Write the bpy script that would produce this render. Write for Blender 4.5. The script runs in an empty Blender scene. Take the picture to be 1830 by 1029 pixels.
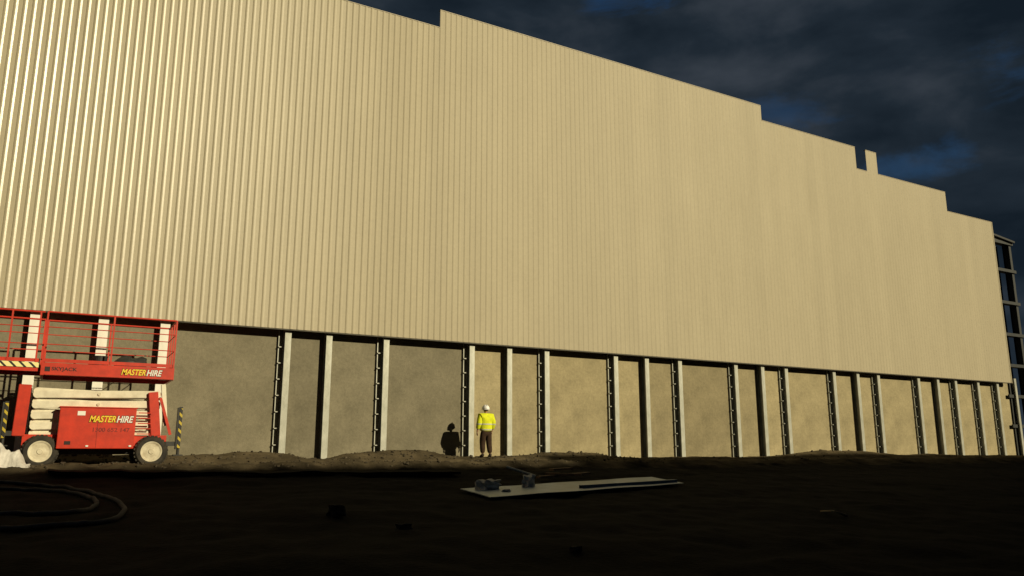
import bpy,bmesh,math,random
from mathutils import Vector,Matrix,noise
random.seed(4)
S=bpy.context.scene
C=S.collection
sin,cos=math.sin,math.cos
E=1.55
F=1400.;CX=915.;CY=514.5
PT=math.atan(288/1400.);HD=math.radians(60.2)
Zv=Vector((0,0,1))
hv=Vector((cos(HD),sin(HD),0));rv=Vector((sin(HD),-cos(HD),0))
fwd=hv*cos(PT)+Zv*sin(PT);upv=-hv*sin(PT)+Zv*cos(PT)
def ray(px,py): return fwd*F+rv*(px-CX)+upv*(CY-py)
def at(px,py,Y):
    d=ray(px,py);t=Y/d.y
    return Vector((d.x*t,Y,E+d.z*t))
def lerp(tab,v):
    if v<=tab[0][0]: return tab[0][1]
    for (a,b),(c,d) in zip(tab,tab[1:]):
        if v<=c:
            return b+(d-b)*(v-a)/(c-a)
    return tab[-1][1]
# ---------------------------------------------------------------- helpers
def wloc(o):
    v=Vector((0,0,0))
    while o is not None:
        v+=o.location;o=o.parent
    return v
def obj(name,bm,m,parent=None,loc=None,smooth=False):
    """bm in world coordinates; origin put at loc (world) or the parent's origin"""
    me=bpy.data.meshes.new(name)
    base=Vector(loc) if loc is not None else (wloc(parent) if parent else Vector((0,0,0)))
    if base.length>0: bmesh.ops.translate(bm,verts=bm.verts,vec=-base)
    bm.to_mesh(me);bm.free()
    if m: me.materials.append(m)
    if smooth:
        for f in me.polygons:f.use_smooth=True
    o=bpy.data.objects.new(name,me);C.objects.link(o)
    if parent:
        o.parent=parent;o.location=base-wloc(parent)
    else: o.location=base
    return o
def thing(name,label,cat,loc,group=None):
    o=bpy.data.objects.new(name,None);C.objects.link(o);o.location=loc;o.empty_display_size=.3
    o['label']=label;o['category']=cat
    if group:o['group']=group
    return o
def tag(o,label,cat,group=None):
    o['label']=label;o['category']=cat
    if group:o['group']=group
    return o
def NB(): return bmesh.new()
def bx(bm,x0,x1,y0,y1,z0,z1,bev=0):
    M=Matrix.Translation(((x0+x1)/2,(y0+y1)/2,(z0+z1)/2))@Matrix.Diagonal((abs(x1-x0),abs(y1-y0),abs(z1-z0),1))
    g=bmesh.ops.create_cube(bm,size=1,matrix=M)
    if bev:
        es=list({e for v in g['verts'] for e in v.link_edges})
        bmesh.ops.bevel(bm,geom=es,offset=bev,segments=2,affect='EDGES',profile=.5)
def bar(bm,a,b,w,h,upd=Zv,bev=0):
    a=Vector(a);b=Vector(b);d=b-a;L=d.length;x=d/L
    y=upd.cross(x)
    if y.length<1e-4:y=Vector((0,1,0))
    y.normalize();z=x.cross(y)
    M=Matrix((x,y,z)).transposed().to_4x4();M.translation=(a+b)/2
    g=bmesh.ops.create_cube(bm,size=1,matrix=M@Matrix.Diagonal((L,w,h,1)))
    if bev:
        es=list({e for v in g['verts'] for e in v.link_edges})
        bmesh.ops.bevel(bm,geom=es,offset=bev,segments=2,affect='EDGES')
def tube(bm,a,b,r,n=10,r2=None):
    a=Vector(a);b=Vector(b);d=b-a
    M=d.to_track_quat('Z','Y').to_matrix().to_4x4();M.translation=(a+b)/2
    bmesh.ops.create_cone(bm,cap_ends=True,segments=n,radius1=r,radius2=r if r2 is None else r2,depth=d.length,matrix=M)
def path(bm,pts,r,n=8):
    P=[Vector(q) for q in pts];rings=[]
    for i,q in enumerate(P):
        t=(P[min(i+1,len(P)-1)]-P[max(i-1,0)]).normalized()
        s=t.cross(Zv)
        if s.length<1e-3:s=Vector((1,0,0))
        s.normalize();u=s.cross(t)
        rings.append([bm.verts.new(q+(s*cos(k*2*math.pi/n)+u*sin(k*2*math.pi/n))*r) for k in range(n)])
    for A,B in zip(rings,rings[1:]):
        for k in range(n): bm.faces.new((A[k],A[(k+1)%n],B[(k+1)%n],B[k]))
    bm.faces.new(rings[0][::-1]);bm.faces.new(rings[-1])
def catmull(pts,n=8):
    P=[Vector(q) for q in pts];out=[]
    for i in range(len(P)-1):
        a=P[max(i-1,0)];b=P[i];c=P[i+1];d=P[min(i+2,len(P)-1)]
        for k in range(n):
            t=k/n
            out.append(.5*((2*b)+(c-a)*t+(2*a-5*b+4*c-d)*t*t+(3*b-a-3*c+d)*t**3))
    out.append(P[-1]);return out
def lathe_y(bm,c,prof,n=36):
    """prof: list (radius, y offset) around the y axis through c"""
    rings=[]
    for (r,y) in prof:
        rings.append([bm.verts.new(Vector(c)+Vector((max(r,1e-4)*cos(2*math.pi*k/n),y,max(r,1e-4)*sin(2*math.pi*k/n)))) for k in range(n)])
    for A,B in zip(rings,rings[1:]):
        for k in range(n): bm.faces.new((A[k],B[k],B[(k+1)%n],A[(k+1)%n]))
# ---------------------------------------------------------------- materials
def mat(name,col,rough=.6,metal=0,col2=None,sc=3.,bump=0.,bsc=20.,stretch=(1,1,1),detail=6,spec=.5,coat=0,lo=.35,hi=.65):
    m=bpy.data.materials.new(name);m.use_nodes=True
    n=m.node_tree.nodes;l=m.node_tree.links
    b=n['Principled BSDF'];b.inputs['Roughness'].default_value=rough;b.inputs['Metallic'].default_value=metal
    b.inputs['Specular IOR Level'].default_value=spec
    b.inputs['Coat Weight'].default_value=coat
    b.inputs['Base Color'].default_value=(*col,1)
    tc=n.new('ShaderNodeTexCoord');mp=n.new('ShaderNodeMapping');mp.inputs['Scale'].default_value=stretch
    l.new(tc.outputs['Object'],mp.inputs['Vector'])
    if col2:
        t=n.new('ShaderNodeTexNoise');t.inputs['Scale'].default_value=sc;t.inputs['Detail'].default_value=detail;t.inputs['Roughness'].default_value=.62
        l.new(mp.outputs[0],t.inputs['Vector'])
        r=n.new('ShaderNodeValToRGB');r.color_ramp.elements[0].position=lo;r.color_ramp.elements[1].position=hi
        r.color_ramp.elements[0].color=(*col,1);r.color_ramp.elements[1].color=(*col2,1)
        l.new(t.outputs['Fac'],r.inputs[0]);l.new(r.outputs[0],b.inputs['Base Color'])
    if bump:
        t2=n.new('ShaderNodeTexNoise');t2.inputs['Scale'].default_value=bsc;t2.inputs['Detail'].default_value=5
        l.new(mp.outputs[0],t2.inputs['Vector'])
        bp=n.new('ShaderNodeBump');bp.inputs['Strength'].default_value=bump;bp.inputs['Distance'].default_value=.02
        l.new(t2.outputs['Fac'],bp.inputs['Height']);l.new(bp.outputs[0],b.inputs['Normal'])
    return m
def mixc(m,fac,colA,colB,mode='MIX'):
    n=m.node_tree.nodes;l=m.node_tree.links
    x=n.new('ShaderNodeMix');x.data_type='RGBA';x.blend_type=mode
    for s,v in ((x.inputs[0],fac),(x.inputs[6],colA),(x.inputs[7],colB)):
        if isinstance(v,(int,float)): s.default_value=v
        elif isinstance(v,tuple): s.default_value=(*v,1)
        else: l.new(v,s)
    return x.outputs[2]
def mathn(m,op,a,b=None):
    n=m.node_tree.nodes;l=m.node_tree.links
    x=n.new('ShaderNodeMath');x.operation=op
    for s,v in ((x.inputs[0],a),(x.inputs[1],b)):
        if v is None: continue
        if isinstance(v,(int,float)): s.default_value=v
        else: l.new(v,s)
    return x.outputs[0]
def mrange(m,v,a,b,c,d,smooth=False):
    x=m.node_tree.nodes.new('ShaderNodeMapRange');m.node_tree.links.new(v,x.inputs[0])
    if smooth:x.interpolation_type='SMOOTHSTEP'
    for i,q in enumerate((a,b,c,d)): x.inputs[i+1].default_value=q
    return x.outputs[0]
M={}
# cladding
m=mat('cladding_paint',(.405,.36,.258),.5,0,(.44,.393,.284),1.2,.12,60,(1,1,.25),lo=.3,hi=.7,spec=.3)
n=m.node_tree.nodes;l=m.node_tree.links
tc=[k for k in n if k.type=='TEX_COORD'][0];ramp=[k for k in n if k.type=='VALTORGB'][0]
sx=n.new('ShaderNodeSeparateXYZ');l.new(tc.outputs['Object'],sx.inputs[0])
fl=mathn(m,'FLOOR',mathn(m,'DIVIDE',sx.outputs[0],.72))
wn=n.new('ShaderNodeTexWhiteNoise');wn.noise_dimensions='1D';l.new(fl,wn.inputs['W'])
v=mathn(m,'ADD',mathn(m,'MULTIPLY',wn.outputs['Value'],.06),.95)
cx=n.new('ShaderNodeCombineXYZ')
for i in range(3): l.new(v,cx.inputs[i])
o1=mixc(m,1.0,ramp.outputs[0],cx.outputs[0],'MULTIPLY')
gr=n.new('ShaderNodeTexNoise');gr.inputs['Scale'].default_value=9;gr.inputs['Detail'].default_value=8;gr.inputs['Roughness'].default_value=.8
l.new(tc.outputs['Object'],gr.inputs['Vector'])
gv=mathn(m,'ADD',mathn(m,'MULTIPLY',gr.outputs['Fac'],.35),.82)
cy=n.new('ShaderNodeCombineXYZ')
for i in range(3): l.new(gv,cy.inputs[i])
o2=mixc(m,1.0,o1,cy.outputs[0],'MULTIPLY')
bs=n['Principled BSDF'];l.new(o2,bs.inputs['Base Color'])
# sheen put in by raising the gloss of the left sheets
l.new(mrange(m,sx.outputs[0],-22,-10,.31,.55),bs.inputs['Roughness'])
l.new(mrange(m,sx.outputs[0],-22,-10,.85,.25),bs.inputs['Specular IOR Level'])
M['clad']=m
M['trim']=mat('flashing_paint',(.41,.365,.26),.5,0,(.37,.325,.225),2)
M['darktrim']=mat('dark_trim',(.05,.045,.035),.6,0,(.08,.07,.05),3)
# concrete
m=mat('precast_concrete',(.195,.175,.112),.9,0,(.30,.268,.175),1.0,.35,45,detail=11,lo=.32,hi=.68)
n=m.node_tree.nodes;l=m.node_tree.links
ramp=[k for k in n if k.type=='VALTORGB'][0];tc=[k for k in n if k.type=='TEX_COORD'][0]
oi=n.new('ShaderNodeObjectInfo')
o1=mixc(m,1.0,ramp.outputs[0],oi.outputs['Color'],'MULTIPLY')
t3=n.new('ShaderNodeTexNoise');t3.inputs['Scale'].default_value=10;t3.inputs['Detail'].default_value=9;t3.inputs['Roughness'].default_value=.8
l.new(tc.outputs['Object'],t3.inputs['Vector'])
gv=mathn(m,'ADD',mathn(m,'MULTIPLY',t3.outputs['Fac'],1.1),.45)
cy=n.new('ShaderNodeCombineXYZ')
for i in range(3): l.new(gv,cy.inputs[i])
o2=mixc(m,1.0,o1,cy.outputs[0],'MULTIPLY')
t4=n.new('ShaderNodeTexNoise');t4.inputs['Scale'].default_value=2.3;t4.inputs['Detail'].default_value=10;t4.inputs['Roughness'].default_value=.7;l.new(tc.outputs['Object'],t4.inputs['Vector'])
pal=mixc(m,1.0,(.34,.305,.205),oi.outputs['Color'],'MULTIPLY')
o3=mixc(m,mrange(m,t4.outputs['Fac'],.54,.72,0,.45),o2,pal)
l.new(o3,n['Principled BSDF'].inputs['Base Color'])
M['conc']=m
M['galv']=mat('galvanised_steel',(.46,.47,.43),.5,.2,(.30,.31,.27),4,.1,30,(1,1,.5))
M['primed']=mat('pale_primed_steel',(.85,.84,.78),.5,0,(.7,.69,.62),4,.1,30,(1,1,.5),hi=.8)
M['steel_dark']=mat('dull_steel',(.014,.018,.021),.6,.1,(.026,.03,.032),5)
M['sheet']=mat('sheet_steel',(.16,.23,.31),.42,.45,(.11,.155,.2),3,.2,8)
m=mat('soil',(.058,.047,.03),.97,0,(.13,.104,.064),1.3,.9,14,detail=12,spec=.05)
n=m.node_tree.nodes;l=m.node_tree.links
ramp=[k for k in n if k.type=='VALTORGB'][0];tc=[k for k in n if k.type=='TEX_COORD'][0]
shade_nz=n.new('ShaderNodeTexNoise');shade_nz.inputs['Scale'].default_value=.8;shade_nz.inputs['Detail'].default_value=7;l.new(tc.outputs['Object'],shade_nz.inputs['Vector'])
shade_ramp=n.new('ShaderNodeValToRGB');shade_ramp.color_ramp.elements[0].position=.35;shade_ramp.color_ramp.elements[1].position=.75
shade_ramp.color_ramp.elements[0].color=(.0014,.0013,.0013,1);shade_ramp.color_ramp.elements[1].color=(.0046,.004,.0037,1);l.new(shade_nz.outputs['Fac'],shade_ramp.inputs[0])
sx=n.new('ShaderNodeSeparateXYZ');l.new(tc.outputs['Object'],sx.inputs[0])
yy=mathn(m,'ADD',sx.outputs[1],mathn(m,'MULTIPLY',shade_nz.outputs['Fac'],3.0))
l.new(mixc(m,mrange(m,yy,23.3,24.8,0,1),shade_ramp.outputs[0],ramp.outputs[0]),n['Principled BSDF'].inputs['Base Color'])  # foreground soil painted near black to deepen the shade lying there
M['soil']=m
M['clod']=mat('clod_soil',(.035,.027,.017),.95,0,(.08,.063,.038),6,.4,30)
M['red']=mat('red_paint',(.60,.037,.013),.42,0,(.44,.028,.011),4,.05,30,coat=.1)
M['cream']=mat('cream_paint',(.78,.74,.60),.5,0,(.54,.49,.38),3.5,.05,30,hi=.75)
M['rim']=mat('dusty_cream_paint',(.70,.65,.51),.7,0,(.44,.38,.27),5,.1,30,hi=.7)
M['black']=mat('black_plastic',(.015,.015,.015),.6,0,(.03,.03,.028),8)
M['rubber']=mat('tyre_rubber',(.018,.016,.014),.85,0,(.05,.042,.03),5,.4,40)
M['yellow']=mat('yellow_vinyl',(.85,.6,.03),.5)
M['white']=mat('white_vinyl',(.8,.8,.76),.5)
M['ink']=mat('dark_vinyl',(.02,.006,.005),.6)
M['ink2']=mat('faded_dark_red_vinyl',(.19,.013,.009),.6,0,(.27,.018,.01),9)
M['hivis']=mat('hi_vis_cloth',(.80,.86,.01),.8,0,(.60,.66,.01),9,.5,30)
M['tape']=mat('reflective_tape',(.62,.64,.5),.4,0,(.5,.52,.4),12)
M['trouser']=mat('trouser_cloth',(.03,.018,.012),.9,0,(.055,.032,.02),8,.3,50,spec=.2)
M['skin']=mat('skin',(.35,.19,.12),.55,0,(.4,.23,.15),12)
M['hair']=mat('hair',(.03,.018,.01),.7)
M['hat']=mat('hat_shell',(.92,.92,.92),.35)
M['boot']=mat('boot_leather',(.03,.02,.012),.7)
M['bag']=mat('bag_plastic',(.62,.6,.57),.55,0,(.45,.43,.4),5,.3,12)
M['block']=mat('block_concrete',(.42,.41,.36),.9,0,(.6,.58,.5),8,.4,30)
M['rock']=mat('rock',(.02,.018,.015),.95,0,(.035,.03,.025),8,.4,30,spec=.1)
M['wood']=mat('weathered_timber',(.16,.10,.055),.85,0,(.26,.17,.09),6,.3,30,(1,6,6))
M['pale']=mat('pale_timber',(.3,.24,.15),.85,0,(.4,.33,.2),6)
M['hose']=mat('hose_rubber',(.062,.054,.047),.85,0,(.095,.084,.073),5,spec=.15)
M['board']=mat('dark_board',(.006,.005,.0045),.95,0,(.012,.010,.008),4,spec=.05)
M['roof']=mat('roof_steel',(.05,.054,.056),.6,0,(.04,.043,.045),3)
M['occluder']=mat('occluder_grey',(.12,.12,.115),.6,0,(.1,.1,.095),3)
def haz(name,duty,yel):
    m=mat(name,yel,.5)
    n=m.node_tree.nodes;l=m.node_tree.links
    tc=[k for k in n if k.type=='TEX_COORD'][0];sx=n.new('ShaderNodeSeparateXYZ');l.new(tc.outputs['Object'],sx.inputs[0])
    fr=mathn(m,'FRACT',mathn(m,'MULTIPLY',mathn(m,'ADD',sx.outputs[0],mathn(m,'ADD',sx.outputs[2],sx.outputs[1])),4.6))
    l.new(mixc(m,mathn(m,'GREATER_THAN',fr,duty),yel,(.012,.012,.012)),n['Principled BSDF'].inputs['Base Color'])
    return m
M['haz']=haz('hazard_stripes',.68,(.85,.78,.36));M['hazd']=haz('worn_hazard_stripes',.38,(.5,.38,.03))
# ---------------------------------------------------------------- ground
prof=[(-300,-1.6),(0,-1.5),(8,-1.38),(15,-1.06),(20,-.82),(22.1,-.60),(22.9,-.38),(23.4,-.42),(24.6,-.42),(25.2,-.30),(26.4,-.30),(28,-.35),(900,-.35)]
crest=[(-100,812),(330,812),(450,806),(500,808),(545,818),(580,821),(620,809),(700,803),(760,804),(800,814),(870,816),(940,812),(985,807),(1060,808),(1110,818),(1200,819),(1260,815),(1325,822),(1400,812),(1460,804),(1540,805),(1600,812),(1660,810),(1720,813),(1830,816)]
ctab=[(lambda q:(q.x,q.z-E))(at(a,b,25.9)) for a,b in crest]
def gz(x,y,fine=True):
    z=lerp(prof,y)
    if 23<y<28:
        w=math.exp(-((y-25.9)/.55)**2)
        z+=(lerp(ctab,x)-z)*w
    q=0
    if -30<x<75 and -6<y<30:
        q=noise.fractal(Vector((x*.35,y*.45,3)),1,2,4)*.08
        f=noise.fractal(Vector((x*1.7,y*1.7,9)),.8,2,5)*.05
        k=1.4 if y>22 and y<25 else .6
        if y>25: q*=.4
        z+=q*(.55 if 22<y else 1)+f*k
    return z+E
def hit(px,py):
    d=ray(px,py);d=d/d.y
    y=4.
    while y<26:
        if E+d.z*y<=gz(d.x*y,y): break
        y+=.02
    return Vector((d.x*y,y,gz(d.x*y,y)))
def axis(parts):
    out=[]
    for a,b,s in parts:
        k=max(1,round((b-a)/s))
        out+=[a+(b-a)*i/k for i in range(k)]
    out.append(parts[-1][1]);return out
xs=axis([(-900,-100,100),(-100,-20,8),(-20,-6,.5),(-6,30,.11),(30,55,.16),(55,75,1),(75,150,15),(150,900,100)])
ys=axis([(-300,-20,40),(-20,2,2),(2,18,.2),(18,22,.14),(22,27,.07),(27,40,1),(40,900,120)])
vs=[];W=len(xs)
for y in ys:
    for x in xs: vs.append((x,y,gz(x,y)))
fs=[(j*W+i,j*W+i+1,(j+1)*W+i+1,(j+1)*W+i) for j in range(len(ys)-1) for i in range(W-1)]
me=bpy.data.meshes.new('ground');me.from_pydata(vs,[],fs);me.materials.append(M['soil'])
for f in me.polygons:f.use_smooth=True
g=bpy.data.objects.new('ground',me);C.objects.link(g);g['kind']='structure'
# clods of soil : uncountable
bm=NB()
for i in range(1700):
    if i<1400: x=random.uniform(-1,20);y=random.uniform(22.5,26.2)
    else: x=random.uniform(14,34);y=random.uniform(23,26.2)
    s=abs(random.gauss(0,.02))+.01
    R=Matrix.Rotation(random.random()*6,4,'Z')@Matrix.Rotation(random.random()*3,4,'X')
    gg=bmesh.ops.create_icosphere(bm,subdivisions=1,radius=s,matrix=Matrix.Translation((x,y,gz(x,y)+s*.25))@R@Matrix.Diagonal((1.3,1,.7,1)))
    for v in gg['verts']: v.co+=Vector((random.uniform(-1,1),random.uniform(-1,1),random.uniform(-1,1)))*s*.25
o=obj('soil_clods',bm,M['clod']);o['kind']='stuff';o['label']='loose clods and crumbs of brown soil over the ground';o['category']='soil'
# ---------------------------------------------------------------- warehouse
YC=26.33;ZB=3.97+E;YP=26.79
wh=thing('warehouse','huge unfinished warehouse with cream ribbed steel cladding above bare concrete panels and steel columns','warehouse',(20,26.5,E-.3))
XE=49.98
steps=[(-14,11.75,16.55),(11.75,29.85,17.33),(29.85,37.15,16.52),(37.15,38.05,15.25),(38.05,39.0,16.52),(39.0,45.35,15.25),(45.35,XE,14.04)]
def top(x):
    for a,b,z in steps:
        if x<b: return z+E
    return steps[-1][2]+E
P=.24
pts=[];x=-14.
while x<XE:
    gd=lerp([(0,.014),(8,.010),(15,.003),(50,.0015)],x)
    hh=lerp([(0,.0125),(8,.010),(22,.006),(50,.006)],x)
    for dx,dy in ((0,0),(.052,0),(.0532,gd),(.0605,gd),(.0617,0),(.098,-hh),(.122,-hh),(.176,0)): pts.append((x+dx,YC+dy))
    x+=P
hh=.0125
brk=[s[1] for s in steps]
allp=[q for q in pts if q[0]<XE]
for b in brk:
    y=lerp(pts,b);allp+= [(b,y)]
allp=sorted(allp)
bm=NB()
for (xa,ya),(xb,yb) in zip(allp,allp[1:]):
    if xb-xa<1e-5: continue
    t=top((xa+xb)/2)
    q=[bm.verts.new(c) for c in ((xa,ya,ZB),(xb,yb,ZB),(xb,yb,t),(xa,ya,t))]
    bm.faces.new(q)
bmesh.ops.remove_doubles(bm,verts=bm.verts,dist=1e-4)
obj('wall_cladding',bm,M['clad'],wh)
bm=NB()
for i,(a,b,z) in enumerate(steps):
    bx(bm,a+.002,b-.002,YC-hh-.004,YC+.12,z+E-.012,z+E+.012)
obj('parapet_flashing',bm,M['trim'],wh)
bm=NB();bx(bm,-14,XE,YC+.017,YC+.14,ZB-.035,ZB-.003)
obj('base_flashing',bm,M['darktrim'],wh)
bm=NB();bx(bm,XE+.003,XE+.08,YC-.02,YC+.2,ZB-.02,14.04+E)
obj('corner_flashing',bm,M['trim'],wh)
bm=NB();bx(bm,-14,XE,YC+.04,YC+.16,ZB+.03,ZB+.2)
obj('girt',bm,M['galv'],wh)
colt=[(-.165,1),(-.098,1),(-.032,1),(.035,0),(.100,1),(.2446,1),(.298,0),(.377,1),(.507,1),(.569,0),(.634,1),(.764,1),(.827,0),(.898,1),(1.027,1),(1.093,0),(1.154,1),(1.286,1),(1.356,0),(1.419,1),(1.550,1),(1.617,0),(1.681,1),(1.765,1),(1.841,1),(1.915,0)]
colx=[(t*26.5,k) for t,k in colt]
zc0=E-1.0;zc1=ZB+.3
bm=NB();X0=colx[0][0]
bx(bm,X0-.105,X0+.105,26.5,26.516,zc0,zc1)
bx(bm,X0-.105,X0-.09,26.517,26.56,zc0,zc1)
bx(bm,X0-.006,X0+.006,26.517,YP-.03,zc0,zc1)
bx(bm,X0-.105,X0+.105,YP-.029,YP-.015,zc0,zc1)
c0=obj('steel_column',bm,M['galv'],wh,loc=(X0,26.5,E-.3))
white=c0.data.copy();white.materials[0]=M['primed']
for v in white.vertices:
    if abs(v.co.x)>.05: v.co.x*=1.32
bm=NB()
bx(bm,X0-.262,X0-.008,26.64,26.70,E-.016,E+.016)
c1=obj('cleat',bm,M['galv'],c0,loc=(X0-.1,26.7,E))
cleatme=c1.data
bpy.data.objects.remove(c1)
for i,(x,k) in enumerate(colx):
    o=c0 if i==0 else c0.copy()
    if i: C.objects.link(o)
    if -1<x<4: o.data=white
    o.parent=wh;o.location=(x-20,0,0)
    if k and 4<x<49:
        for j in range(7):
            q=bpy.data.objects.new('cleat',cleatme);C.objects.link(q);q.parent=o;q.location=(-.1,.2,.45+j*.54)
        bm=NB();bx(bm,x-.272,x-.242,26.705,26.755,zc0,zc1-.1)
        obj('bracing_angle',bm,M['galv'],wh)
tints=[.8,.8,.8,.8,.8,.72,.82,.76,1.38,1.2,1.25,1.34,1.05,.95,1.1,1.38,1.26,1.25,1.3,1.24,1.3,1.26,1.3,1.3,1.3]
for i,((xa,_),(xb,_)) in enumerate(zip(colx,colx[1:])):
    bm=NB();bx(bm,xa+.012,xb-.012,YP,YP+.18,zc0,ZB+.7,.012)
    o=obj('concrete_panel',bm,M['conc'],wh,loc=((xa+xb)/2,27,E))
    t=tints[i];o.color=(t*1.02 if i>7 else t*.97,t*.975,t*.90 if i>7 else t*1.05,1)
bm=NB();bx(bm,-14,-13.9,26.6,75,E-1,13.4+E);obj('side_wall',bm,M['clad'],wh)
bm=NB();bx(bm,52.4,52.5,28.0,75,E-1,13.0+E);obj('side_wall',bm,M['roof'],wh)
bm=NB();bx(bm,-13.9,52.4,74.9,75,E-1,13.0+E);obj('rear_wall',bm,M['clad'],wh)
bm=NB();bx(bm,-14,52.6,27.3,75.1,13.42+E,13.55+E);obj('roof',bm,M['roof'],wh)
q=at(1132,124,26.9)
bm=NB();bx(bm,q.x-.25,q.x+.3,26.8,27.2,13.6+E,17.5+E);obj('roof_vent',bm,M['steel_dark'],wh)
# open end frame at the right, part of the warehouse
H=13.2+E
bm=NB()
for x in (52.5,50.55):
    bx(bm,x-.12,x+.12,26.7,26.72,zc0,H);bx(bm,x-.01,x+.01,26.721,27.1,zc0,H);bx(bm,x-.12,x+.12,27.101,27.12,zc0,H)
bar(bm,(50.1,26.6,13.35+E),(52.7,26.6,13.10+E),.3,.12)
ef=obj('end_frame',bm,M['steel_dark'],wh)
for z in (13.0,11.15,9.1,7.05,5.1,3.2,1.4):
    bm=NB();bx(bm,50.1,52.72,26.6,26.69,z+E-.1,z+E+.09);bx(bm,50.1,52.72,26.69,26.98,z+E-.1,z+E-.085)
    obj('rail',bm,M['steel_dark'],ef)
bm=NB();bx(bm,50.1,52.35,27.4,27.5,3.9+E,H-.2);obj('backing_sheet',bm,M['roof'],ef)
# ---------------------------------------------------------------- unseen block added behind the camera to cast the evening shade
sb=thing('shade_block','unseen added shed standing opposite the warehouse','occluder',(30,-20,E-1.6))
bm=NB();bx(bm,-90,37,-26,-14,E-1.8,16.75+E);obj('wall',bm,M['occluder'],sb)
bm=NB();bx(bm,37.0,150,-26,-14,E-1.8,18.5+E);obj('wall',bm,M['occluder'],sb)  # both walls belong to the added block; the step shapes the shade edge
# ---------------------------------------------------------------- scissor lift
YF=23.6
def LX(px,py,Y=YF): return at(px,py,Y).x
def LZ(px,py,Y=YF): return at(px,py,Y).z
lift=thing('scissor_lift','red rough terrain scissor lift with cream arms and railed platform parked beside the wall','scissor lift',(1.2,24.45,E-.47))
YB=25.3
xL,xR=LX(72,660),LX(311,668)
zf0,zf1=LZ(200,674),LZ(200,652)
zt=LZ(200,564)
bm=NB()
bx(bm,xL,xR,YF,YF+.06,zf0,zf1,.008);bx(bm,xL,xR,YB-.06,YB,zf0,zf1,.008)
bx(bm,xR-.06,xR-.001,YF+.061,YB-.061,zf0,zf1);bx(bm,xL+.001,xL+.06,YF+.061,YB-.061,zf0,zf1)
bx(bm,xL+.061,xR-.061,YF+.061,YB-.061,zf1-.12,zf1-.08)
bx(bm,xL+.1,xR-.02,YF-.02,YF-.002,zf0+.01,zf0+.04)
plat=obj('platform',bm,M['red'],lift)
zm1=zf1+(zt-zf1)*.36;zm2=zf1+(zt-zf1)*.70
def rail(a,b,posts,name='guardrail',par=lift,z=(None,)):
    bm=NB();a=Vector(a);b=Vector(b)
    for zz,r in ((zt,.024),(zm2,.013),(zm1,.013)):
        tube(bm,(a.x,a.y,zz),(b.x,b.y,zz),r,10)
    for t in posts:
        p=a.lerp(b,t);bar(bm,(p.x,p.y,zf1-.02),(p.x,p.y,zt),.04,.04,Vector((0,1,0)))
    bar(bm,(a.x,a.y,zf1+.06),(b.x,b.y,zf1+.06),.008,.09)
    return obj(name,bm,M['red'],par)
rail((xL+.03,YF+.03,0),(xR-.03,YF+.03,0),(0,.5,1))
rail((xL+.03,YB-.03,0),(xR-.03,YB-.03,0),(0,.5,1))
rail((xR-.03,YF+.06,0),(xR-.03,YB-.06,0),(.3,.65))
xE=xL-1.35
bm=NB()
bx(bm,xE,xL-.01,YF+.12,YF+.17,zf0+.1,zf1-.05);bx(bm,xE,xL-.01,YB-.17,YB-.12,zf0+.1,zf1-.05)
bx(bm,xE,xL-.01,YF+.171,YB-.171,zf1-.1,zf1-.06)
ext=obj('extension_deck',bm,M['red'],lift)
bm=NB();bx(bm,xE,xL-.03,YF+.10,YF+.118,zf1-.13,zf1+.0);obj('hazard_strip',bm,M['haz'],ext)
rail((xE,YF+.145,0),(xL-.04,YF+.145,0),(0,.45,.93,),par=lift)
rail((xE,YB-.145,0),(xL-.04,YB-.145,0),(0,1),par=lift)
rail((xE,YF+.18,0),(xE,YB-.18,0),(.33,.66))
# scissor arms
zs0,zs1=LZ(160,783),LZ(160,690)
xa,xb=LX(66,710),LX(282,712)
nl=5
for j in range(nl):
    za=zs0+(zs1-zs0)*j/nl+.05;zb=zs0+(zs1-zs0)*(j+1)/nl-.14
    for yy in (YF+.24,YB-.30):
        for s,dy in ((1,0),(-1,.085)):
            bm=NB();a=(xa,yy+dy,za if s>0 else zb);b=(xb,yy+dy,zb if s>0 else za)
            bar(bm,a,b,.075,.195,Zv,.012)
            for q in (a,b): tube(bm,(q[0],q[1]-.045,q[2]),(q[0],q[1]+.045,q[2]),.1,14)
            arm=obj('scissor_arm',bm,M['cream'],lift)
        if yy<24.5:
            bm=NB();xc=(xa+xb)/2;zc=(za+zb)/2
            tube(bm,(xc,yy-.065,zc),(xc,yy-.04,zc),.04,12);obj('pivot_pin',bm,M['rim'],arm)
bm=NB()
for j in range(nl):
    z=zs0+(zs1-zs0)*(j+.5)/nl
    for x in (xa+.05,(xa+xb)/2,xb-.05): tube(bm,(x,YF+.33,z),(x,YB-.3,z),.04)
obj('cross_tube',bm,M['cream'],lift)
bm=NB();tube(bm,(xa+.5,24.45,zs0+.05),(xb-.5,24.45,zs1-.15),.08,14);obj('hydraulic_cylinder',bm,M['steel_dark'],lift)
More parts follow.
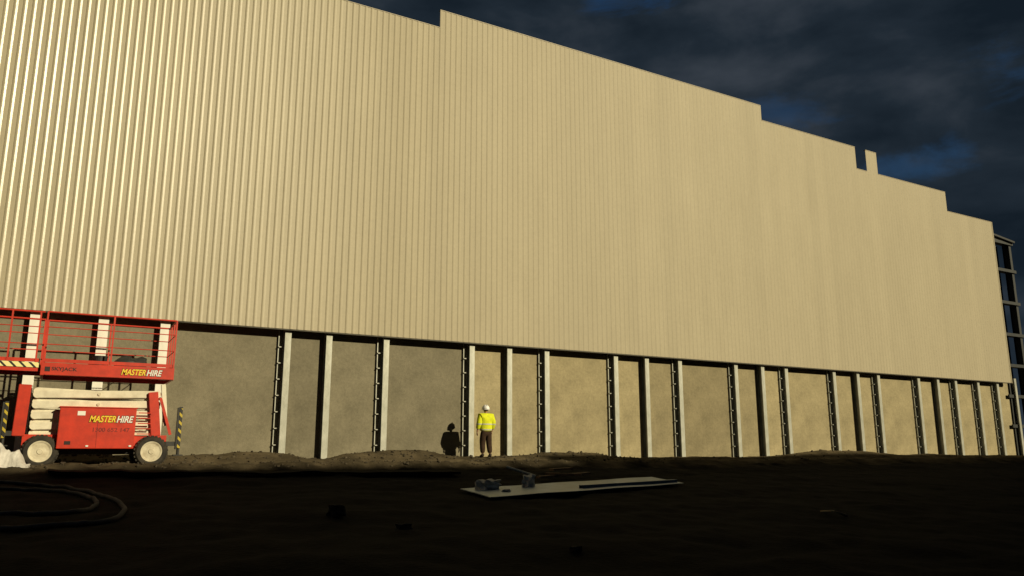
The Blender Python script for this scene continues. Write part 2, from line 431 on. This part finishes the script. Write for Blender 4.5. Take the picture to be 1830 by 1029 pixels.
# chassis
cz0,cz1=LZ(170,800),LZ(170,776)
cxl,cxr=LX(38,785),LX(298,785)
bm=NB()
bx(bm,cxl,cxr,YF+.12,YF+.24,cz0,cz1,.01);bx(bm,cxl,cxr,YB-.24,YB-.12,cz0,cz1,.01)
bx(bm,cxl,cxl+.2,YF+.241,YB-.241,cz0,cz1);bx(bm,cxr-.2,cxr,YF+.241,YB-.241,cz0,cz1)
bx(bm,cxl+.22,cxr-.22,YF+.3,YB-.3,cz0+.02,cz0+.08)
obj('chassis',bm,M['red'],lift)
bm=NB();bx(bm,LX(105,800),LX(240,800),YF+.35,YB-.35,cz0-.16,cz0-.002,.02);obj('undertray',bm,M['black'],lift)
def upright(pa,pb,w):
    a=at(pa[0],pa[1],YF+.16);b=at(pb[0],pb[1],YF+.16)
    bm=NB();bar(bm,a,b,w,.12,Vector((0,1,0)),.01)
    return obj('upright',bm,M['red'],lift)
upright((32,778),(46,686),.28);upright((278,778),(274,700),.24)
bm=NB();a=at(295,760,YF+.2);b=at(292,686,YF+.2);bar(bm,a,b,.12,.1,Vector((0,1,0)),.01);obj('upright',bm,M['cream'],lift)
bm=NB();a=at(304,776,YF+.1);b=at(287,710,YF+.1);bar(bm,a,b,.07,.05,Vector((0,1,0)));
for k in range(5):
    bx(bm,LX(246,760),LX(270,760),YF+.02,YF+.06,cz1+.02+k*.14,cz1+.045+k*.14)
obj('ladder',bm,M['red'],lift)
# engine box
ex0,ex1=LX(104,760,23.5),LX(242,760,23.5);ez0,ez1=LZ(170,801,23.5),LZ(170,728,23.5)
bm=NB();bx(bm,ex0,ex1,23.5,23.83,ez0,ez1,.02)
eb=obj('engine_cover',bm,M['red'],lift)
bm=NB();bx(bm,ex0-.02,ex1+.02,23.48,23.85,ez1+.002,ez1+.03,.006);obj('cover_lid',bm,M['red'],eb)
bm=NB();bx(bm,(ex0+ex1)/2-.004,(ex0+ex1)/2+.004,23.494,23.499,ez0+.03,ez1-.22);obj('door_seam',bm,M['ink2'],eb)
q=at(146,737,23.49);bm=NB();bx(bm,q.x-.09,q.x+.09,23.492,23.498,q.z-.06,q.z+.05);obj('sticker',bm,M['white'],eb)
q=at(120,790,23.49);bm=NB();bx(bm,q.x-.07,q.x+.07,23.492,23.498,q.z-.05,q.z+.04);obj('sticker',bm,M['ink'],eb)
for pxx in (155,232):
    q=at(pxx,796,23.49);bm=NB();bx(bm,q.x-.03,q.x+.03,23.48,23.498,q.z-.02,q.z+.02);obj('latch',bm,M['white'],eb)
def text(s,x0,x1,z0,z1,Y,m,parent,off=.012,shear=0,name='lettering'):
    cu=bpy.data.curves.new('t','FONT');cu.body=s;cu.offset=off;cu.shear=shear;cu.extrude=0
    to=bpy.data.objects.new('t',cu);C.objects.link(to)
    bpy.context.view_layer.update()
    me=bpy.data.meshes.new_from_object(to.evaluated_get(bpy.context.evaluated_depsgraph_get()))
    bpy.data.objects.remove(to)
    X=[v.co.x for v in me.vertices];Yy=[v.co.y for v in me.vertices]
    ax,bx_,ay,by=min(X),max(X),min(Yy),max(Yy)
    bm=NB();bm.from_mesh(me)
    for v in bm.verts:
        v.co=Vector((x0+(v.co.x-ax)/(bx_-ax)*(x1-x0),Y,z0+(v.co.y-ay)/(by-ay)*(z1-z0)))
    return obj(name,bm,m,parent)
def logo(pa,pb,py,hpx,Y,parent):
    x0,x1=LX(pa,py,Y),LX(pb,py,Y);zc=LZ((pa+pb)/2,py,Y);hz=(LZ(pa,py-hpx/2,Y)-LZ(pa,py+hpx/2,Y))/2
    xm=x0+(x1-x0)*.60
    text('MASTER',x0-.014,xm+.006,zc-hz-.014,zc+hz+.014,Y-.004,M['ink'],parent,.05,.25)
    text('HIRE',xm-.002,x1+.014,zc-hz-.014,zc+hz+.014,Y-.0045,M['ink'],parent,.05,.25)
    text('MASTER',x0,xm-.008,zc-hz,zc+hz,Y-.008,M['yellow'],parent,.025,.25)
    text('HIRE',xm+.012,x1,zc-hz,zc+hz,Y-.0085,M['white'],parent,.025,.25)
logo(160,239,748,12,23.498,eb)
x0,x1=LX(166,767,23.49),LX(232,767,23.49);z=LZ(200,767,23.49)
text('1300 652 147',x0,x1,z-.055,z+.055,23.493,M['ink2'],eb,.02)
logo(217,290,665,11,YF-.001,plat)
x0,x1=LX(92,659),LX(138,660);z=LZ(115,659.5)
text('SKYJACK',x0,x1,z-.06,z+.06,YF-.006,M['ink'],plat,.02)
bm=NB();x0=LX(80,658);bx(bm,x0,x0+.12,YF-.008,YF-.003,z-.06,z+.06);obj('emblem',bm,M['ink'],plat)
# wheels
for px in (71,270):
    for yy,s in ((YF-.02,1),(YB+.02,-1)):
        c=at(px,806,YF);c=Vector((c.x,yy,c.z));R=.41
        y=lambda v:s*v
        bm=NB();lathe_y(bm,c,[(.2,y(.03)),(.30,y(-.01)),(.36,y(-.005)),(R-.02,y(.03)),(R,y(.07)),(R,y(.21)),(R-.02,y(.25)),(.3,y(.29)),(.2,y(.27))],40)
        for k in range(26):
            a=k*2*math.pi/26
            for sd in (.09,.19):
                p=c+Vector((cos(a+sd),s*0,sin(a+sd)))*(R+.004);p.y=c.y+s*sd
                bar(bm,p-Vector((0,.045,0)),p+Vector((0,.045,0)),.05,.03,Vector((cos(a+sd),0,sin(a+sd))))
        bmesh.ops.recalc_face_normals(bm,faces=bm.faces)
        w=obj('wheel',bm,M['rubber'],lift)
        bm=NB();lathe_y(bm,c,[(.0,y(-.02)),(.06,y(-.02)),(.075,y(.0)),(.14,y(.008)),(.20,y(.010)),(.22,y(.006)),(.235,y(-.006)),(.265,y(-.016)),(.275,y(.01)),(.25,y(.15)),(0,y(.16))],40)
        bmesh.ops.recalc_face_normals(bm,faces=bm.faces)
        rim=obj('rim',bm,M['rim'],w,smooth=False)
bm=NB()
for px in (71,270):
    c=at(px,806,YF);tube(bm,(c.x,YF+.2,c.z),(c.x,YB-.2,c.z),.07)
obj('axle',bm,M['steel_dark'],lift)
for px,p0,p1 in ((324,729,800),(13,719,782)):
    a=at(px,p0,YF+.15);b=at(px,p1,YF+.15)
    bm=NB();bx(bm,a.x-.04,a.x+.04,YF+.1,YF+.24,b.z,a.z,.008);ou=obj('outrigger',bm,M['hazd'],lift)
    bm=NB();bx(bm,a.x-.085,a.x-.042,YF+.09,YF+.25,b.z-.03,a.z+.02);bx(bm,a.x-.04,a.x+.04,YF+.1,YF+.24,a.z+.002,a.z+.04);tube(bm,(a.x,YF+.17,b.z-.18),(a.x,YF+.17,b.z),.04);bx(bm,a.x-.12,a.x+.12,YF+.05,YF+.29,b.z-.2,b.z-.17)
    s=1 if px<100 else -1
    bar(bm,(a.x,YF+.17,b.z+.12),(a.x+s*.42,YF+.17,b.z+.12),.1,.12)
    obj('outrigger_frame',bm,M['black'],ou)
# things on the platform
zd=zf1-.08
q=at(178,648,24.1)
bt=thing('bucket','dark bucket standing on the red lift platform','bucket',(q.x,24.1,zd))
bm=NB();tube(bm,(q.x,24.1,zd),(q.x,24.1,zd+.36),.15,20,.19);obj('pail',bm,M['black'],bt)
bm=NB();path(bm,[(q.x-.19*cos(a),24.1-.03,zd+.36-.12*sin(a)) for a in [k*math.pi/10 for k in range(11)]],.008,6);obj('handle',bm,M['steel_dark'],bt)
bm=NB()
q=at(232,650,24.0)
gg=bmesh.ops.create_icosphere(bm,subdivisions=4,radius=1,matrix=Matrix.Translation((q.x,24.05,zd+.16))@Matrix.Diagonal((.42,.24,.22,1)))
for v in bm.verts:
    d=noise.fractal(v.co*4,1,2,4);v.co+=Vector((d*.08,d*.05,d*.1));v.co.z=max(v.co.z,zd+.002)
tag(obj('tool_bag',bm,M['black'],loc=(q.x,24.05,zd),smooth=True),'slumped black bag on the right half of the lift platform','bag')
# ---------------------------------------------------------------- crumpled plastic sheet at the far left
q=at(8,806,22.9)
bm=NB();NX,NY=56,30;gr_=[]
for i in range(NX+1):
    row=[]
    for j in range(NY+1):
        u=i/NX;w_=j/NY
        x=q.x-.75+u*1.32;y=22.72+w_*.62
        e=min(1,6*min(u,1-u,w_+.0,1-w_))
        env=max(0,1-((u-.42)/.5)**2)**.8*max(0,1-((w_-.55)/.5)**2)
        rg=noise.ridged_multi_fractal(Vector((x*2.6,y*3.4,5)),1,2,4,1,2)
        z=gz(x,y)+.015+env*(.28+.17*rg)+.02*rg*e
        row.append(bm.verts.new((x+.06*noise.noise(Vector((y*5,x*2,1))),y+.05*noise.noise(Vector((x*5,y*2,8))),z)))
    gr_.append(row)
for i in range(NX):
    for j in range(NY): bm.faces.new((gr_[i][j],gr_[i+1][j],gr_[i+1][j+1],gr_[i][j+1]))
tag(obj('plastic_sheet',bm,M['bag'],loc=(q.x,22.95,gz(q.x,22.95)),smooth=False),'crumpled pale plastic sheet heaped on the ground by the left wheel','plastic sheet')
# ---------------------------------------------------------------- materials on the ground
def gpt(px,py,dz=0): q=hit(px,py);q.z+=dz;return q
cs=[gpt(822,879),gpt(876,894),gpt(1222,868),gpt(1165,856)]
bm=NB();N=24
A,B,Cc,D=cs
grid=[]
for i in range(N+1):
    row=[]
    for j in range(5):
        u=i/N;w=j/4
        p=A.lerp(D,u).lerp(B.lerp(Cc,u),w)
        z=p.z+.08+.006*sin(i*.7+j)
        ed=noise.noise(Vector((i*.8,j*2.,0)))*.025
        row.append((p.x+ed,p.y+ed,z))
    grid.append(row)
tv=[[bm.verts.new(p) for p in r_] for r_ in grid];bv=[[bm.verts.new((p[0],p[1],p[2]-.02)) for p in r_] for r_ in grid]
for i in range(N):
    for j in range(4):
        bm.faces.new((tv[i][j],tv[i][j+1],tv[i+1][j+1],tv[i+1][j]));bm.faces.new((bv[i][j],bv[i+1][j],bv[i+1][j+1],bv[i][j+1]))
    bm.faces.new((tv[i][0],tv[i+1][0],bv[i+1][0],bv[i][0]));bm.faces.new((tv[i][4],bv[i][4],bv[i+1][4],tv[i+1][4]))
bm.faces.new([tv[0][j] for j in range(4,-1,-1)]+[bv[0][j] for j in range(5)]);bm.faces.new([tv[N][j] for j in range(5)]+[bv[N][j] for j in range(4,-1,-1)])
bmesh.ops.recalc_face_normals(bm,faces=bm.faces)
tag(obj('metal_sheet',bm,M['sheet'],loc=cs[0]),'long pale steel sheet lying on the dark ground in front of the worker','metal sheet')
def plane_pt(u,w,dz): p=A.lerp(D,u).lerp(B.lerp(Cc,u),w);p.z+=.08+dz;return p
a=plane_pt(.45,.75,.06);b=plane_pt(.99,.8,.06)
bm=NB();bar(bm,a,b,.12,.015);s=(b-a).normalized().cross(Zv)*.06
bar(bm,a+s-Vector((0,0,.04)),b+s-Vector((0,0,.04)),.012,.09);bar(bm,a-s-Vector((0,0,.04)),b-s-Vector((0,0,.04)),.012,.09)
tag(obj('steel_channel',bm,M['sheet'],loc=a),'grey steel channel lying along the right half of the metal sheet','steel channel')
def lump(px,py,sx,sy,sz,m,name,label,cat,group=None,dz=0,rz=.3,jit=.12):
    p=gpt(px,py);z=p.z+dz
    bm=NB();bmesh.ops.create_cube(bm,size=1);bmesh.ops.subdivide_edges(bm,edges=bm.edges,cuts=4,use_grid_fill=True)
    R=Matrix.Rotation(rz,4,'Z')
    for v in bm.verts:
        c=v.co.copy();c=c.lerp(c.normalized()*.62,.3)
        d=noise.fractal(c*3+Vector((px,py,0)),1,2,4)*jit;c=c*(1+d)
        v.co=R@Vector((c.x*sx,c.y*sy,c.z*sz))+Vector((p.x,p.y,z+sz*.42))
    return tag(obj(name,bm,m,loc=(p.x,p.y,z),smooth=False),label,cat,group)
lump(872,881,.58,.36,.27,M['block'],'concrete_lump','widest broken concrete lump, at the left end of the metal sheet','concrete lump',dz=.06,jit=.35)
lump(945,873,.32,.26,.28,M['block'],'concrete_lump','small upright concrete lump beside the tilted pipe on the metal sheet','concrete lump',dz=.06,rz=.8,jit=.35)
lump(905,886,.2,.16,.1,M['block'],'concrete_lump','little concrete scrap between the two larger lumps, at the sheet front edge','concrete lump',dz=.06,rz=.8,jit=.4)
a=gpt(957,866,.22);b=gpt(905,862,.40)
bm=NB();tube(bm,a,b,.035,10);tag(obj('steel_pipe',bm,M['galv'],loc=a),'short grey pipe tilted up from the rubble on the metal sheet','pipe')
for i,(pa,pb,w) in enumerate((((962,860),(1052,853),.16),((975,856),(1040,860),.12),((985,852),(1020,851),.2))):
    a=gpt(*pa,.12+.05*i);b=gpt(*pb,.14+.05*i);bm=NB();bar(bm,a,b,w,.06,Zv,.006)
    tag(obj('timber_offcut',bm,M['wood'],loc=a),['longest brown timber offcut behind the metal sheet','narrow brown timber offcut lying across the longer one','short wide brown timber offcut on top of the pile'][i],'timber','timber offcuts piled behind the sheet')
# long dark board laid over the ground
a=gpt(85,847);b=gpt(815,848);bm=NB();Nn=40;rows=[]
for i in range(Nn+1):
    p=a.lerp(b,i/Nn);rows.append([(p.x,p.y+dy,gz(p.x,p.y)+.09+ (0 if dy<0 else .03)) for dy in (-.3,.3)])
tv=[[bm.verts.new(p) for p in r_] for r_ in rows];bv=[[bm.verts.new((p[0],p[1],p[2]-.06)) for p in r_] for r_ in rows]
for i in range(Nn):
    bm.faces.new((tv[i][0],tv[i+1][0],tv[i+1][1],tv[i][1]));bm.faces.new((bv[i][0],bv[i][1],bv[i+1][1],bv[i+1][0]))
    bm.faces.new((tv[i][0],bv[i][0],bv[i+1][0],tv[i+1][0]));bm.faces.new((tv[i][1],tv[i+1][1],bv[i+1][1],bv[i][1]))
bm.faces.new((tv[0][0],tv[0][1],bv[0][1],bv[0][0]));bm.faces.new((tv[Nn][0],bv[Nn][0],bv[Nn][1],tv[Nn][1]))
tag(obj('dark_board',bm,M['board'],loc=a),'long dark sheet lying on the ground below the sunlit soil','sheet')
# hose
hp=[(-80,858),(60,868),(140,878),(195,892),(221,910),(213,926),(170,938),(60,945),(-80,948),(-150,935),(-80,924),(60,922),(130,917),(166,908),(170,897),(140,885),(60,877),(-80,872)]
bm=NB();pp=[gpt(a,b,.045) for a,b in hp];pp=catmull(pp,8)
pp=[Vector((q.x,q.y,gz(q.x,q.y)+.035)) for q in pp]
path(bm,pp,.04,10)
tag(obj('hose',bm,M['hose'],loc=pp[0],smooth=True),'thick grey hose looped on the dark ground at lower left','hose')
lump(602,922,.24,.2,.2,M['rock'],'rock','dark angular rock on the bare ground left of the metal sheet','rock',jit=.4)
lump(722,944,.22,.14,.08,M['rock'],'rock','small flat rock below the left end of the metal sheet','rock',jit=.4)
lump(1030,985,.14,.12,.07,M['rock'],'rock','small rock nearest the bottom edge below the metal sheet','rock',jit=.4)
pp=catmull([gpt(1470,914,.02),gpt(1487,921,.09),gpt(1500,922,.07),gpt(1513,923,.015)],6);bm=NB()
for a,b in zip(pp,pp[1:]): bar(bm,a,b,.09,.02)
tag(obj('timber_strip',bm,M['pale'],loc=pp[0]),'pale curved strip lying alone on the dark ground at right','timber')
# ---------------------------------------------------------------- worker
YW=25.4
q=at(868,812,YW);gp=max(gz(q.x-.12,YW),gz(q.x+.12,YW))
wk=thing('person','person in yellow hi vis top and white hard hat, back turned, near the wall','person',(q.x,YW,gp))
def skin(name,nodes,edges,roots,m,parent,extra=None,sub=2):
    me=bpy.data.meshes.new('sk');me.from_pydata([k[:3] for k in nodes],edges,[])
    o=bpy.data.objects.new('sk',me);C.objects.link(o)
    o.modifiers.new('s','SKIN');mm=o.modifiers.new('u','SUBSURF');mm.levels=sub;mm.render_levels=sub
    for i,k in enumerate(nodes):
        sv=me.skin_vertices[0].data[i];sv.radius=(k[3],k[4] if len(k)>4 else k[3]);sv.use_root=i in roots
    bpy.context.view_layer.update()
    nm=bpy.data.meshes.new_from_object(o.evaluated_get(bpy.context.evaluated_depsgraph_get()))
    bpy.data.objects.remove(o)
    bm=NB();bm.from_mesh(nm)
    if extra: extra(bm)
    bmesh.ops.translate(bm,verts=bm.verts,vec=wloc(parent))
    return obj(name,bm,m,parent,smooth=True)
arm={'L':[(-.20,.0,1.43,.058),(-.28,-.03,1.17,.046),(-.30,.05,.94,.032),(-.30,.075,.87,.034)],
     'R':[(.20,.0,1.43,.058),(.285,-.03,1.17,.046),(.29,.08,.95,.032),(.285,.11,.88,.034)]}
leg={'L':[(-.10,0,.90,.098),(-.105,.05,.50,.063),(-.11,.02,.10,.043),(-.13,.17,.045,.04)],
     'R':[(.10,0,.90,.098),(.11,-.02,.50,.063),(.115,-.10,.10,.043),(.15,.05,.045,.04)]}
torso=[(0,0,.96,.15,.11),(0,0,1.12,.145,.11),(0,.0,1.30,.165,.12),(0,.0,1.43,.11,.09),(0,.01,1.51,.056),(0,.02,1.58,.055)]
nodes=list(torso);edges=[(0,1),(1,2),(2,3),(3,4),(4,5)];roots={0}
for s in 'LR':
    b=len(nodes);nodes+=arm[s];edges+=[(3,b),(b,b+1),(b+1,b+2),(b+2,b+3)]
    b=len(nodes);nodes+=leg[s];edges+=[(0,b),(b,b+1),(b+1,b+2),(b+2,b+3)]
for s in 'LR':
    x,y,z,_=arm[s][3];sg=1 if s=='L' else -1
    for k,(dy,L) in enumerate(((-.032,.065),(-.011,.08),(.011,.085),(.032,.075))):
        b=len(nodes);nodes+=[(x,y+dy*.7,z-.01,.010),(x,y+dy,z-.045,.0095),(x+sg*.006,y+dy+.004,z-.045-L*.5,.0085),(x+sg*.018,y+dy+.008,z-.045-L,.0075)]
        edges+=[(b,b+1),(b+1,b+2),(b+2,b+3)];roots.add(b)
    b=len(nodes);nodes+=[(x,y+.02,z+.01,.012),(x+sg*.02,y+.05,z-.03,.011),(x+sg*.03,y+.06,z-.065,.009)];edges+=[(b,b+1),(b+1,b+2)];roots.add(b)
def headx(bm):
    def ell(c,r,sub=3,f=None):
        g=bmesh.ops.create_icosphere(bm,subdivisions=sub,radius=1,matrix=Matrix.Translation(c)@Matrix.Diagonal((*r,1)))
        return g['verts']
    vs=ell((0,.025,1.655),(.076,.098,.118),4)
    for v in vs:
        if v.co.z<1.62: v.co.x*=1-(1.62-v.co.z)*2.2
        if v.co.y>.1 and abs(v.co.z-1.66)<.02: v.co.y-=.008
    ell((0,.125,1.642),(.014,.022,.024),2)
    ell((0,.112,1.597),(.026,.012,.008),2)
    for s in (-1,1): ell((s*.079,.012,1.65),(.012,.02,.033),2);ell((s*.03,.108,1.668),(.013,.01,.008),2)
skin('body',nodes,edges,roots,M['skin'],wk,headx)
sn=[(0,0,.86,.245,.16),(0,0,1.0,.25,.165),(0,0,1.15,.255,.17),(0,0,1.32,.265,.18),(0,0,1.44,.18,.14),(0,.0,1.54,.115)]
se=[(i,i+1) for i in range(5)]
for s in 'LR':
    b=len(sn);a=arm[s];sn+=[(a[0][0]*1.08,a[0][1],a[0][2],.115),(a[1][0],a[1][1],a[1][2],.098),(a[2][0],a[2][1],a[2][2]+.02,.068)]
    se+=[(4,b),(b,b+1),(b+1,b+2)]
jk=skin('jacket',sn,se,{0},M['hivis'],wk)
for z0,z1 in ((.93,.975),(1.12,1.165)):
    bm=NB();bm.from_mesh(jk.data)
    for zz,nn in ((z0,-1),(z1,1)):
        bmesh.ops.bisect_plane(bm,geom=bm.verts[:]+bm.edges[:]+bm.faces[:],plane_co=(0,0,zz),plane_no=(0,0,nn),clear_outer=True)
    bm.normal_update()
    for v in bm.verts:
        nn=Vector((v.normal.x,v.normal.y,0))
        if nn.length>0: v.co+=nn.normalized()*.007
    bmesh.ops.translate(bm,verts=bm.verts,vec=wloc(wk))
    obj('reflective_band',bm,M['tape'],jk,smooth=True)
tn=[(0,0,1.0,.16,.125),(0,0,.90,.175,.135)];te=[(0,1)]
for s in 'LR':
    b=len(tn);a=leg[s];tn+=[(a[0][0]*1.05,a[0][1],.82,.13),(a[1][0],a[1][1],.5,.106),(a[2][0],a[2][1],.13,.09)];te+=[(1,b),(b,b+1),(b+1,b+2)]
skin('trousers',tn,te,{0},M['trouser'],wk)
for s in 'LR':
    a=leg[s][2];t=leg[s][3]
    skin('boot',[(a[0],a[1]-.03,.16,.058),(a[0],a[1]-.02,.055,.055),((a[0]+t[0])/2,(a[1]+t[1])/2,.05,.052),(t[0],t[1]+.02,.042,.044)],[(0,1),(1,2),(2,3)],{0},M['boot'],wk)
w0=wloc(wk)
bm=NB();bmesh.ops.create_icosphere(bm,subdivisions=4,radius=1,matrix=Matrix.Translation(w0+Vector((0,.012,1.665)))@Matrix.Diagonal((.083,.095,.115,1)))
bmesh.ops.delete(bm,geom=[v for v in bm.verts if (v.co.y-w0.y>.05) or (v.co.z-w0.z<1.6)],context='VERTS')
obj('hair',bm,M['hair'],wk,smooth=True)
bm=NB();bmesh.ops.create_uvsphere(bm,u_segments=32,v_segments=18,radius=1,matrix=Matrix.Translation(w0+Vector((0,.02,1.67)))@Matrix.Diagonal((.130,.155,.155,1)))
bmesh.ops.delete(bm,geom=[v for v in bm.verts if v.co.z-w0.z<1.645],context='VERTS')
bar(bm,w0+Vector((0,-.10,1.785)),w0+Vector((0,.12,1.80)),.03,.06,Zv,.01)
lo=w0+Vector((0,.025,1.65));bmesh.ops.create_cone(bm,cap_ends=True,segments=32,radius1=1,radius2=.96,depth=1,matrix=Matrix.Translation(lo)@Matrix.Diagonal((.134,.168,.016,1)))
obj('hard_hat',bm,M['hat'],wk,smooth=False)
wk.scale=(1.04,1.04,1.03)
# ---------------------------------------------------------------- light
sd=Vector((-.8,1.5,-.71)).normalized()
sl=bpy.data.lights.new('sun','SUN');sl.energy=4.3;sl.angle=math.radians(.5);sl.color=(1,.86,.55)
so=bpy.data.objects.new('sun',sl);C.objects.link(so);so.rotation_euler=sd.to_track_quat('-Z','Y').to_euler()
w=bpy.data.worlds.new('World');S.world=w;w.use_nodes=True
n=w.node_tree.nodes;l=w.node_tree.links
class WW: pass
ww=WW();ww.node_tree=w.node_tree
bg=n['Background'];bg.inputs['Strength'].default_value=.1
sk=n.new('ShaderNodeTexSky');sk.sky_type='NISHITA';sk.sun_disc=False
sk.sun_elevation=math.asin(-sd.z);sk.sun_rotation=math.atan2(.8,-1.5)
tc=n.new('ShaderNodeTexCoord');mp=n.new('ShaderNodeMapping');mp.inputs['Scale'].default_value=(1,1,2.3);mp.inputs['Location'].default_value=(.42,.1,.2);mp.inputs['Rotation'].default_value=(0,.25,0)
l.new(tc.outputs['Generated'],mp.inputs[0])
t1=n.new('ShaderNodeTexNoise');t1.inputs['Scale'].default_value=8;t1.inputs['Detail'].default_value=8;t1.inputs['Roughness'].default_value=.6;t1.inputs['Distortion'].default_value=.3;l.new(mp.outputs[0],t1.inputs['Vector'])
t2=n.new('ShaderNodeTexNoise');t2.inputs['Scale'].default_value=5.0;t2.inputs['Detail'].default_value=8;t2.inputs['Roughness'].default_value=.52;t2.inputs['Distortion'].default_value=.25;l.new(mp.outputs[0],t2.inputs['Vector'])
r2=n.new('ShaderNodeValToRGB');e=r2.color_ramp.elements;e[0].position=.35;e[0].color=(.07,.125,.195,1);e[1].position=.67;e[1].color=(.36,.455,.59,1)
k=e.new(.5);k.color=(.145,.225,.325,1)
l.new(t2.outputs['Fac'],r2.inputs[0])
# gaps in the cloud deck
cloud=None
for d,a_,b_,m_ in ((ray(1092,-10),.0,.055,.1),(ray(1640,305),-.02,.06,.4),(ray(1850,125),-.02,.045,.45),(ray(1400,215),-.02,.05,.5)):
    d=d.normalized()
    sub=n.new('ShaderNodeVectorMath');sub.operation='SUBTRACT';l.new(tc.outputs['Generated'],sub.inputs[0]);sub.inputs[1].default_value=d
    sc=n.new('ShaderNodeVectorMath');sc.operation='MULTIPLY';l.new(sub.outputs[0],sc.inputs[0]);sc.inputs[1].default_value=(.8,.8,2.2)
    ln=n.new('ShaderNodeVectorMath');ln.operation='LENGTH';l.new(sc.outputs[0],ln.inputs[0])
    v=mathn(ww,'ADD',ln.outputs['Value'],mathn(ww,'MULTIPLY',mathn(ww,'SUBTRACT',t1.outputs['Fac'],.5),.3))
    g_=mrange(ww,v,a_,b_,m_,1,True)
    cloud=g_ if cloud is None else mathn(ww,'MULTIPLY',cloud,g_)
blue=mixc(ww,1.0,sk.outputs[0],(.12,.24,.36),'MULTIPLY')
l.new(mixc(ww,cloud,blue,r2.outputs[0]),bg.inputs['Color'])
# ---------------------------------------------------------------- camera
cd=bpy.data.cameras.new('camera');cd.sensor_width=36;cd.lens=36*F/1830;cd.clip_end=4000;cd.clip_start=.1
co=bpy.data.objects.new('camera',cd);C.objects.link(co)
Mx=Matrix((rv,upv,-fwd)).transposed().to_4x4();Mx.translation=(0,0,E);co.matrix_world=Mx
S.camera=co
S.view_settings.view_transform='Standard';S.view_settings.look='None';S.view_settings.exposure=0
